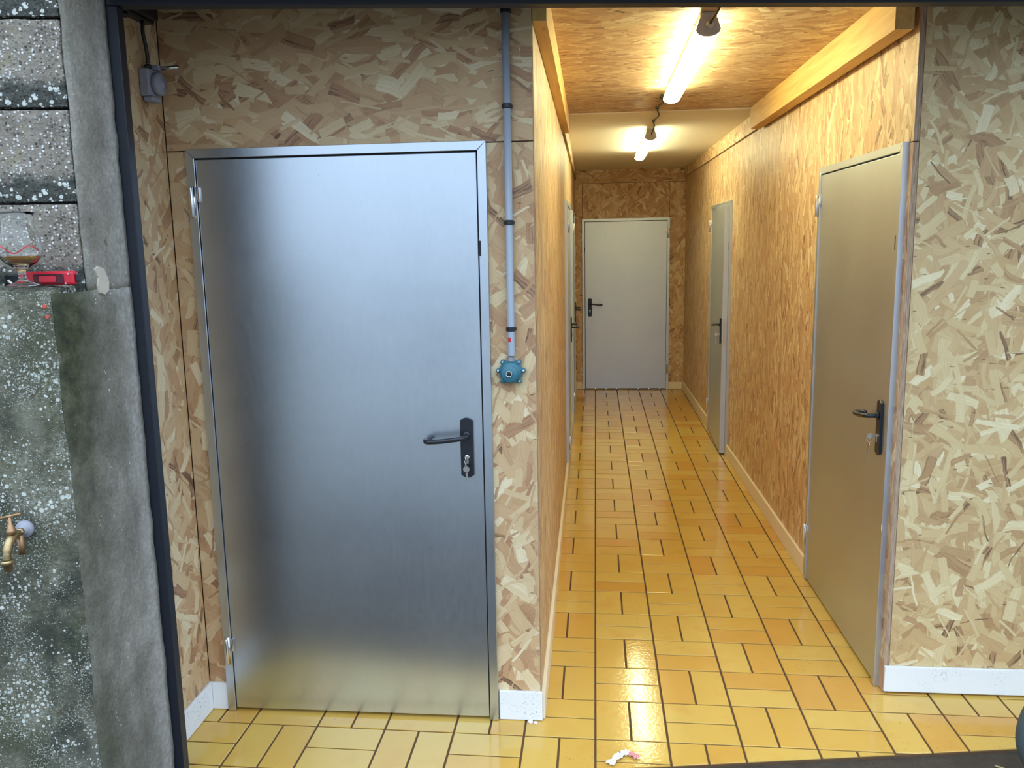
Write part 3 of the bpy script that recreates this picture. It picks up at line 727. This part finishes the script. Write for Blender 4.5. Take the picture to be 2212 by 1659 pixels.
def keys(door, label, tilt):
    t, leaf, bx, zk = door
    bpy.context.view_layer.update()
    m = leaf.matrix_world @ Matrix.Translation((bx, -0.0158, zk))
    k = empty('key_set'); k.matrix_world = m; tag(k, label, 'keys', 'keys hanging in the door locks')
    bm = bmesh.new()   # key in the lock, edge on
    add_box(bm, -0.001, 0.001, -0.012, 0.0, -0.0035, 0.0035); add_lathe(bm, [(0.011, -0.001), (0.011, 0.001)], 14, 'X', (0, -0.021, 0))
    bm_obj('lock_key', bm, M['nickel'], k)
    ring = [(0.004*math.sin(2*a), -0.024+0.009*math.cos(a), -0.014+0.012*math.sin(a)) for a in [2*PI*q/16 for q in range(17)]]
    bm = bmesh.new(); add_tube(bm, ring, 0.0009, 6, False); bm_obj('split_ring', bm, M['nickel'], k, True)
    bm = bmesh.new(); key_shape(bm, (0.0, -0.026, -0.024), tilt); bm_obj('hanging_key', bm, M['nickel'], k)
keys(d1, 'nickel keys on a ring hanging from the big left door lock', 0.06)
keys(d2, 'nickel keys hanging from the lock of the nearest right-hand door', -0.05)
keys(d3, 'small keys hanging from the lock of the ajar right-hand door', 0.1)

bm = bmesh.new(); bmesh.ops.create_icosphere(bm, subdivisions=2, radius=1.0)
for v_ in bm.verts: v_.co = Vector((v_.co.x*0.004, v_.co.y*0.0012, v_.co.z*0.016))
o = bm_obj('paint_smear', bm, M['paper'], d2[0], True); o.location = (DN[1]-DN[0]-0.004, -0.0203, 0.635)
# ------------------------------------------------------------------ ceiling battens
def batten(x, y0, y1, zc, label, near_cable):
    t = empty('strip_light', (x, (y0+y1)/2, zc)); tag(t, label, 'ceiling light', 'corridor strip lights'); L = (y1-y0)/2
    box('housing', -0.030, 0.030, -L+0.004, L-0.004, -0.022, -0.0005, M['cap_grey'], t, 0.003)
    prof = [(-0.032, -0.0225), (-0.044, -0.060)]+[(-0.044*math.cos(PI*k/8), -0.060-0.024*math.sin(PI*k/8)) for k in range(1, 8)]+[(0.044, -0.060), (0.032, -0.0225)]
    n = len(prof)
    def sweep(name, a, b, sc, mat, grow=0.0):
        bm = bmesh.new(); rings = []
        for yy, ss in ((a, 1.0), (b, sc)):
            rings.append([bm.verts.new((px*ss*(1+grow), yy, (pz+0.0225)*ss*(1+grow)-0.0225+grow*0.02)) for px, pz in prof])
        for k in range(n): bm.faces.new((rings[0][k], rings[0][(k+1) % n], rings[1][(k+1) % n], rings[1][k]))
        bm.faces.new(rings[0]); bm.faces.new(rings[1]); bmesh.ops.recalc_face_normals(bm, faces=bm.faces)
        return bm_obj(name, bm, mat, t)
    sweep('diffuser', -L+0.012, L-0.03, 1.0, M['lens'])
    sweep('end_cap', -L+0.0115, -L, 0.97, M['cap_grey'], 0.02)
    sweep('end_cap', L-0.0295, L, 0.75, M['lens'], 0.0)
    bm = bmesh.new(); add_lathe(bm, [(0.014, -L-0.0005), (0.014, -L-0.010), (0.010, -L-0.012), (0.010, -L-0.020), (0.006, -L-0.024)], 16, 'Y', (0.004, 0, -0.045))
    bm_obj('cable_gland', bm, M['cap_grey'], t, True)
    for yy in (-L*0.75, L*0.75):
        bm = bmesh.new(); add_box(bm, -0.036, 0.036, yy-0.008, yy+0.008, -0.024, -0.0008, 0.002); bm_obj('mount_clip', bm, M['cap_grey'], t)
    return t
batten(0.415, 0.585, 2.16, CZ-0.001, 'lit strip light on the board ceiling, the nearer one', True)
batten(0.402, 3.66, 5.26, CZ-0.0185, 'lit strip light on the white ceiling, the farther one', True)
# supply cables
cb1 = tube('power_cable', smooth_path([(0.52, -0.02, 2.55), (0.45, 0.18, 2.548), (0.44, 0.34, 2.535), (0.432, 0.46, 2.50), (0.420, 0.53, 2.484), (0.419, 0.560, 2.480)], 8), 0.0055, M['black'])
tag(cb1, 'black cable running to the near end of the nearer strip light', 'cable')
pts = [(0.40, 2.166, CZ-0.045), (0.37, 2.24, CZ-0.020), (0.385, 2.40, CZ-0.010), (0.405, 2.56, CZ-0.011), (0.385, 2.78, CZ-0.010), (0.41, 2.98, CZ-0.026), (0.392, 3.22, CZ-0.027), (0.412, 3.45, CZ-0.03), (0.41, 3.58, CZ-0.048), (0.406, 3.632, CZ-0.0635)]
cb2 = empty('linking_cable', (0, 0, 0)); tag(cb2, 'black cable clipped along the ceiling between the two strip lights', 'cable')
tube('wire', smooth_path(pts, 8), 0.0052, M['black'], cb2)
for (x, y, z) in ((0.385, 2.40, CZ-0.010), (0.385, 2.78, CZ-0.010), (0.392, 3.22, CZ-0.027)):
    box('cable_clip', x-0.011, x+0.011, y-0.006, y+0.006, z-0.007, z+0.0085, M['black'], cb2, 0.0015)

# ------------------------------------------------------------------ conduit and teal call-point on the front wall
cx_, cy_ = -0.278, FY-0.020
cd = empty('conduit_pipe', (cx_, cy_, 1.335)); tag(cd, 'grey plastic conduit pipe running up the wall beside the big door', 'pipe')
tube('pipe', [(0, 0, 0), (0, 0, 0.002), (0, 0, 1.215)], 0.0125, M['grey_pvc'], cd, 20)
for z in (1.425, 1.775, 2.142, 2.432):
    bm = bmesh.new(); add_lathe(bm, [(0.0130, -0.008), (0.0165, -0.006), (0.0165, 0.006), (0.0130, 0.008)], 20, 'Z', (0, 0, z-1.335), True)
    add_box(bm, -0.0175, 0.0175, 0.004, 0.0195, z-1.335-0.005, z-1.335+0.005, 0.001); bm_obj('pipe_clip', bm, M['black'], cd, False)
bm = bmesh.new()
pv = [[bm.verts.new((0.0128*math.sin(a), -0.0128*math.cos(a), zz)) for a in [math.radians(-48+8*k) for k in range(7)]] for zz in (0.047, 0.063)]
for k in range(6): bm.faces.new((pv[0][k], pv[0][k+1], pv[1][k+1], pv[1][k]))
bm_obj('red_label', bm, M['red_sticker'], cd)
tube('wire_tail', [(0, 0.002, -0.0), (0.001, 0.002, -0.012), (0.0, 0.002, -0.022)], 0.004, M['grey_plastic'], cd)
cp = empty('call_point', (-0.281, FY-0.001, 1.280)); tag(cp, 'round teal cast switch box with screw lugs at the conduit end', 'switch')
bm = bmesh.new(); add_lathe(bm, [(0.039, 0.0), (0.040, -0.004), (0.040, -0.020), (0.037, -0.024), (0.034, -0.026), (0.033, -0.034), (0.030, -0.037)], 40, 'Y')
bm_obj('body', bm, M['teal'], cp, True)
bm = bmesh.new(); add_lathe(bm, [(0.0285, -0.0372), (0.0285, -0.042), (0.0265, -0.044)], 36, 'Y', (-0.002, 0, -0.004)); bm_obj('cover', bm, M['teal'], cp, True)
for k, a in enumerate((5, 50, 130, 175, 228, 312)):
    x, z = 0.043*math.cos(math.radians(a)), 0.043*math.sin(math.radians(a))
    bm = bmesh.new(); add_lathe(bm, [(0.0075, -0.002), (0.0080, -0.006), (0.0080, -0.020), (0.0070, -0.022)], 16, 'Y', (x, 0, z)); lg = bm_obj('lug', bm, M['teal'], cp, True)
    if a != 228:
        bm = bmesh.new(); add_lathe(bm, [(0.0042, -0.0222), (0.0042, -0.027), (0.003, -0.0285)], 12, 'Y', (x, 0, z)); bm_obj('screw', bm, M['chrome'], lg, True)
bm = bmesh.new(); add_lathe(bm, [(0.0108, -0.0442), (0.0108, -0.049), (0.0078, -0.0495), (0.0078, -0.0452)], 24, 'Y', (-0.004, 0, -0.004)); bm_obj('button_ring', bm, M['chrome'], cp, True)
bm = bmesh.new(); add_lathe(bm, [(0.0073, -0.0445), (0.0073, -0.0475), (0.005, -0.0485)], 20, 'Y', (-0.004, 0, -0.004)); bm_obj('button', bm, M['black'], cp, True)
bm = bmesh.new(); add_lathe(bm, [(0.014, 0.037), (0.014, 0.044), (0.011, 0.045), (0.011, 0.050), (0.006, 0.052)], 6, 'Z', (0.001, -0.018, 0)); bm_obj('gland_nut', bm, M['grey_plastic'], cp)

# ------------------------------------------------------------------ black box and grey limit switch in the left corner
bb = empty('black_lamp_box', (LX, -0.095, 2.432)); tag(bb, 'black box lamp high on the left board wall under the frame', 'lamp')
bm = bmesh.new(); add_box(bm, 0.001, 0.036, -0.055, 0.125, -0.012, 0.075, 0.004); bm_obj('housing', bm, M['black'], bb)
bm = bmesh.new(); add_box(bm, 0.036, 0.056, -0.045, 0.115, -0.004, 0.070, 0.004); bm_obj('front', bm, M['black'], bb)
bm = bmesh.new(); add_lathe(bm, [(0.012, -0.026), (0.014, -0.020), (0.014, -0.0122)], 14, 'Z', (0.020, -0.035, 0)); bm_obj('knuckle', bm, M['black'], bb, True)
bm = bmesh.new(); add_box(bm, 0.030, 0.050, -0.058, -0.046, 0.02, 0.030, 0.002); bm_obj('side_screw', bm, M['grey_plastic'], bb)
sw = empty('limit_switch', (LX, 0.010, 2.238)); tag(sw, 'grey switch box with a rod, on a black cable in the left corner', 'switch')
bm = bmesh.new(); add_box(bm, 0.001, 0.034, -0.045, 0.030, -0.045, 0.040, 0.005); bm_obj('body', bm, M['grey_plastic'], sw)
bm = bmesh.new(); add_lathe(bm, [(0.036, 0.034), (0.036, 0.052), (0.032, 0.056), (0.012, 0.057), (0.010, 0.062)], 28, 'X', (0, 0.0, -0.004)); bm_obj('round_cover', bm, M['grey_plastic'], sw, True)
tube('actuator_rod', [(0.030, 0.020, 0.048), (0.060, 0.020, 0.049), (0.105, 0.020, 0.050)], 0.0065, M['nickel'], sw)
bm = bmesh.new(); add_box(bm, 0.010, 0.045, 0.004, 0.034, 0.0402, 0.058, 0.003); bm_obj('rod_head', bm, M['grey_plastic'], sw)
bm = bmesh.new(); add_lathe(bm, [(0.011, 0.0403), (0.011, 0.052), (0.007, 0.056)], 14, 'Z', (0.020, -0.016, 0)); bm_obj('gland', bm, M['black'], sw, True)
bm = bmesh.new(); add_box(bm, 0.008, 0.040, -0.038, 0.012, -0.062, -0.0455, 0.004); bm_obj('foot', bm, M['grey_plastic'], sw)
sc_ = tube('hanging_cable', smooth_path([(LX+0.022, -0.020, 2.4195), (LX+0.020, -0.020, 2.385), (LX+0.022, -0.012, 2.345), (LX+0.022, -0.007, 2.315), (LX+0.020, -0.006, 2.297)], 6), 0.006, M['black'])
tag(sc_, 'short black cable hanging between the black box and the grey switch', 'cable')

# ------------------------------------------------------------------ things on the ledge of the outer wall
def on_ledge(s, y, z): return outer(s, y, z)
def snifter(name, s, y, label):
    p = on_ledge(s, y, 1.624); t = empty(name, p, 0.4); tag(t, label, 'glass', 'drinking glasses on the ledge')
    outp = [(0.0, 0.0), (0.040, 0.0005), (0.042, 0.003), (0.030, 0.006), (0.014, 0.012), (0.0085, 0.020), (0.0085, 0.036), (0.016, 0.045), (0.034, 0.056), (0.049, 0.074), (0.0535, 0.092), (0.050, 0.112), (0.042, 0.134), (0.037, 0.152), (0.0385, 0.172), (0.041, 0.182)]
    inn = [(0.0395, 0.182), (0.037, 0.172), (0.0355, 0.152), (0.0405, 0.134), (0.0482, 0.112), (0.0516, 0.092), (0.047, 0.075), (0.032, 0.059), (0.014, 0.050), (0.0, 0.048)]
    prof = outp+inn; prof = [(max(r, 0.0003), h) for r, h in prof]
    lathe('bowl', prof, M['glass'], t, 48)
    liq = [(0.0003, 0.0488), (0.0138, 0.0508), (0.0312, 0.0598), (0.0445, 0.0735), (0.0446, 0.0738), (0.0003, 0.0738)]
    lathe('dregs', liq, M['liquid'], t, 40)
    # printed red swoosh and green leaf on the bowl
    bm = bmesh.new(); R = 0.0540; pts_ = []
    for k in range(25):
        a = math.radians(-150+k*5.2); zz = 0.090+0.009*math.sin(k*0.42); pts_.append((a, zz))
    def rad(zz): return 0.0538-0.000*(zz) - 0.9*abs(zz-0.092)**1.35
    va = [(bm.verts.new((rad(z-0.0015)*math.cos(a), rad(z-0.0015)*math.sin(a), z-0.0015)), bm.verts.new((rad(z+0.0015)*math.cos(a), rad(z+0.0015)*math.sin(a), z+0.0015))) for a, z in pts_]
    for k in range(24): bm.faces.new((va[k][0], va[k+1][0], va[k+1][1], va[k][1]))
    bm_obj('red_print', bm, M['red_sticker'], t)
    bm = bmesh.new(); va = []
    for k in range(6):
        a = math.radians(-176+k*4.5); h_ = 0.008*math.sin(PI*(k+0.5)/6)
        va.append((bm.verts.new((0.0541*math.cos(a), 0.0541*math.sin(a), 0.094-h_)), bm.verts.new((0.0541*math.cos(a), 0.0541*math.sin(a), 0.094+h_))))
    for k in range(5): bm.faces.new((va[k][0], va[k+1][0], va[k+1][1], va[k][1]))
    bm_obj('green_print', bm, M['green_print'], t)
    return t
snifter('tulip_glass', -1.487, -0.318, 'clear tulip glass with amber dregs standing in front of the red knife')
# second glass, cut by the frame edge
p = on_ledge(-1.585, -0.315, 1.624); t = empty('tumbler', p); tag(t, 'clear straight glass with brown dregs at the left edge of the ledge', 'glass', 'drinking glasses on the ledge')
lathe('body', [(0.0003, 0.0), (0.026, 0.0), (0.028, 0.002), (0.035, 0.10), (0.0355, 0.104), (0.0335, 0.104), (0.027, 0.009), (0.0003, 0.008)], M['glass'], t, 40)
lathe('dregs', [(0.0003, 0.0086), (0.0264, 0.0096), (0.0283, 0.034), (0.0003, 0.034)], M['liquid'], t, 32)
# red utility knife lying behind the glass
p = on_ledge(-1.478, -0.252, 1.639); t = empty('utility_knife', p, OT+0.02); tag(t, 'red and black utility knife lying on the mossy ledge', 'knife')
bm = bmesh.new(); add_box(bm, -0.045, 0.092, -0.013, 0.013, -0.016, 0.019, 0.006); bm_obj('red_body', bm, M['red'], t)
bm = bmesh.new(); add_box(bm, -0.008, 0.066, -0.0165, -0.0132, -0.0125, 0.012, 0.002); gp = bm_obj('grip_inlay', bm, plain('dark_red_rubber', srgb(84, 22, 34), 0.6), t)
bm = bmesh.new(); add_box(bm, 0.006, 0.048, -0.0185, -0.0167, -0.009, 0.008, 0.0015); bm_obj('grip_pad', bm, M['red'], gp)
for k in range(14):
    bm = bmesh.new(); add_box(bm, -0.004+k*0.005, -0.0015+k*0.005, -0.0178, -0.0167, 0.0095, 0.0118); bm_obj('grip_rib', bm, M['dark_gap'], gp)
bm = bmesh.new(); add_box(bm, 0.0922, 0.100, -0.010, 0.010, -0.010, 0.012, 0.004); bm_obj('end_button', bm, M['black'], t)
bm = bmesh.new(); add_box(bm, -0.085, -0.0452, -0.010, 0.010, -0.014, 0.014, 0.004); bm_obj('nose', bm, M['black'], t)
for x in (0.078, 0.070):
    bm = bmesh.new(); add_lathe(bm, [(0.0025, -0.0132), (0.0025, -0.0146)], 10, 'Y', (x, 0, 0.012 if x > 0.075 else -0.012)); bm_obj('screw', bm, M['nickel'], t)
bm = bmesh.new(); add_tube(bm, [(-0.066, -0.013, -0.002), (-0.066, -0.024, -0.004)], 0.004, 10); add_tube(bm, [(-0.066, -0.022, -0.004), (-0.052, -0.024, -0.013)], 0.0035, 10); bm_obj('metal_lever', bm, M['chrome'], t, True)
# crumb-like red paint flecks are part of the plinth surface
for (s_, z_, r_) in ((-1.424, 1.574, 0.006), (-1.420, 1.548, 0.0055), (-1.535, 1.590, 0.003)):
    bm = bmesh.new(); add_lathe(bm, [(r_, -0.3525), (r_*0.8, -0.3555)], 7, 'Y', (s_, 0, z_)); bm_obj('paint_fleck', bm, plain('faded_red_paint', srgb(196, 84, 66), 0.8), wo_)

# ------------------------------------------------------------------ brass garden tap on the plinth
tp = empty('garden_tap', outer(-1.535, -0.348, 1.003), OT); tag(tp, 'aged brass garden tap with T-handle sticking out of the mossy wall', 'tap')
bm = bmesh.new(); add_lathe(bm, [(0.022, 0.004), (0.023, -0.004), (0.021, -0.011), (0.012, -0.014), (0.011, -0.022)], 28, 'Y'); bm_obj('wall_flange', bm, M['grey_plastic'], tp, True)
bm = bmesh.new(); add_lathe(bm, [(0.0105, -0.022), (0.0105, -0.030), (0.0085, -0.032), (0.0085, -0.046)], 6, 'Y'); bm_obj('inlet', bm, M['brass'], tp)
bm = bmesh.new(); add_tube(bm, smooth_path([(0, -0.040, 0.0), (0, -0.060, 0.0), (0, -0.082, -0.010), (0, -0.096, -0.030), (0, -0.099, -0.048)], 6), [0.0105]*6+[0.012]*6+[0.011]*6+[0.0092]*7, 16); bm_obj('body', bm, M['brass'], tp, True)
bm = bmesh.new(); add_lathe(bm, [(0.0115, 0.008), (0.0115, 0.020), (0.009, 0.022), (0.0075, 0.032), (0.0045, 0.034), (0.0045, 0.052)], 14, 'Z', (0, -0.066, 0)); bm_obj('bonnet', bm, M['copper'], tp, True)
tube('t_handle', [(-0.026, -0.070, 0.050), (0, -0.066, 0.0545), (0.026, -0.062, 0.059)], 0.0036, M['copper'], tp, 10)
bm = bmesh.new(); add_lathe(bm, [(0.0150, -0.0485), (0.0155, -0.052), (0.0155, -0.058), (0.0110, -0.061), (0.0105, -0.074), (0.009, -0.076)], 20, 'Z', (0, -0.099, 0)); bm_obj('hose_nozzle', bm, M['brass'], tp, True)
bm = bmesh.new(); add_tube(bm, [(0.004, -0.036, -0.006), (0.004, -0.036, -0.034), (0.004, -0.036, -0.056)], [0.0085, 0.008, 0.009], 14); bm_obj('drain_stub', bm, M['copper'], tp, True)

# ------------------------------------------------------------------ wheel standing outside at the right, and scraps
wh = empty('cart_wheel', (1.492, -0.19, -0.012), OT*0.4); tag(wh, 'grey rubber cart wheel standing just outside the threshold at the right edge', 'wheel')
R0 = 0.182
prof = [(R0+0.0+0.026*math.cos(a), 0.030*math.sin(a)) for a in [2*PI*k/14 for k in range(14)]]
bm = bmesh.new(); add_lathe(bm, [(r, h) for r, h in prof], 56, 'Y', (0, 0, R0+0.026), True); bm_obj('tyre', bm, M['rubber'], wh, True)
bm = bmesh.new(); add_lathe(bm, [(0.158, -0.016), (0.160, 0.0), (0.158, 0.016), (0.145, 0.012), (0.143, 0.0), (0.145, -0.012)], 48, 'Y', (0, 0, R0+0.026), True); bm_obj('rim', bm, M['galv'], wh, True)
bm = bmesh.new(); add_lathe(bm, [(0.020, -0.035), (0.026, -0.030), (0.026, 0.030), (0.020, 0.035)], 20, 'Y', (0, 0, R0+0.026)); bm_obj('hub', bm, M['galv'], wh, True)
for k in range(6):
    a = k*PI/3; bm = bmesh.new(); add_tube(bm, [(0.022*math.cos(a), 0, R0+0.026+0.022*math.sin(a)), (0.146*math.cos(a), 0, R0+0.026+0.146*math.sin(a))], 0.007, 8); bm_obj('spoke', bm, M['galv'], wh, True)

# crumpled strip of paper
pp = empty('paper_scrap', (0.095, -0.115, 0.001)); tag(pp, 'crumpled scrap of white paper with a pink end on the front tiles', 'paper')
def crumple(name, path, wd, mat, seed):
    rnd = random.Random(seed); bm = bmesh.new(); rows = []
    P = smooth_path(path, 6)
    for i, q in enumerate(P):
        d = (P[min(i+1, len(P)-1)]-P[max(0, i-1)]).normalized(); sd = d.cross(Z)
        ph = rnd.uniform(0, 6)
        rows.append([bm.verts.new(q+sd*wd*(k/4-0.5)*(0.9+0.18*math.sin(i*0.7))+Z*(0.0015+0.007*abs(math.sin(k*1.9+i*1.1+ph*0.3)))) for k in range(5)])
    for a, b in zip(rows, rows[1:]):
        for k in range(4): bm.faces.new((a[k], a[k+1], b[k+1], b[k]))
    o = bm_obj(name, bm, mat, pp); s_ = o.modifiers.new('thickness', 'SOLIDIFY'); s_.thickness = 0.0006
    return o
crumple('white_strip', [(-0.050, -0.035, 0), (-0.035, -0.012, 0), (-0.018, 0.012, 0), (0.000, 0.030, 0), (0.018, 0.030, 0)], 0.030, M['paper'], 3)
crumple('pink_end', [(0.018, 0.030, 0.0005), (0.034, 0.020, 0.0005), (0.045, 0.004, 0.0005)], 0.024, M['pink'], 5)
# straw on the ground outside
st = tube('straw_blade', smooth_path([(1.300, -0.052, -0.008), (1.318, -0.064, -0.007), (1.345, -0.083, -0.0085)], 5), [0.001]+[0.003]*9+[0.001], M['straw'], None, 6)
tag(st, 'pale dry blade of straw lying on the dark earth outside', 'straw')
# rubble crumbs of white filler at the wall foot
for (x, y, r_) in ((-0.232, FY-0.022, 0.010), (-0.214, FY-0.026, 0.007)):
    bm = bmesh.new(); bmesh.ops.create_icosphere(bm, subdivisions=2, radius=r_)
    for v_ in bm.verts: v_.co = v_.co*(1+0.35*noise.noise(v_.co*160)); v_.co.z = max(v_.co.z*0.7, -r_*0.35)
    o = bm_obj('filler_crumb', bm, M['paper']); o.location = (x, y, r_*0.36)
    tag(o, ('larger' if r_ > 0.008 else 'smaller')+' white crumb of filler on the tiles at the wall corner', 'crumb', 'filler crumbs at the wall corner')
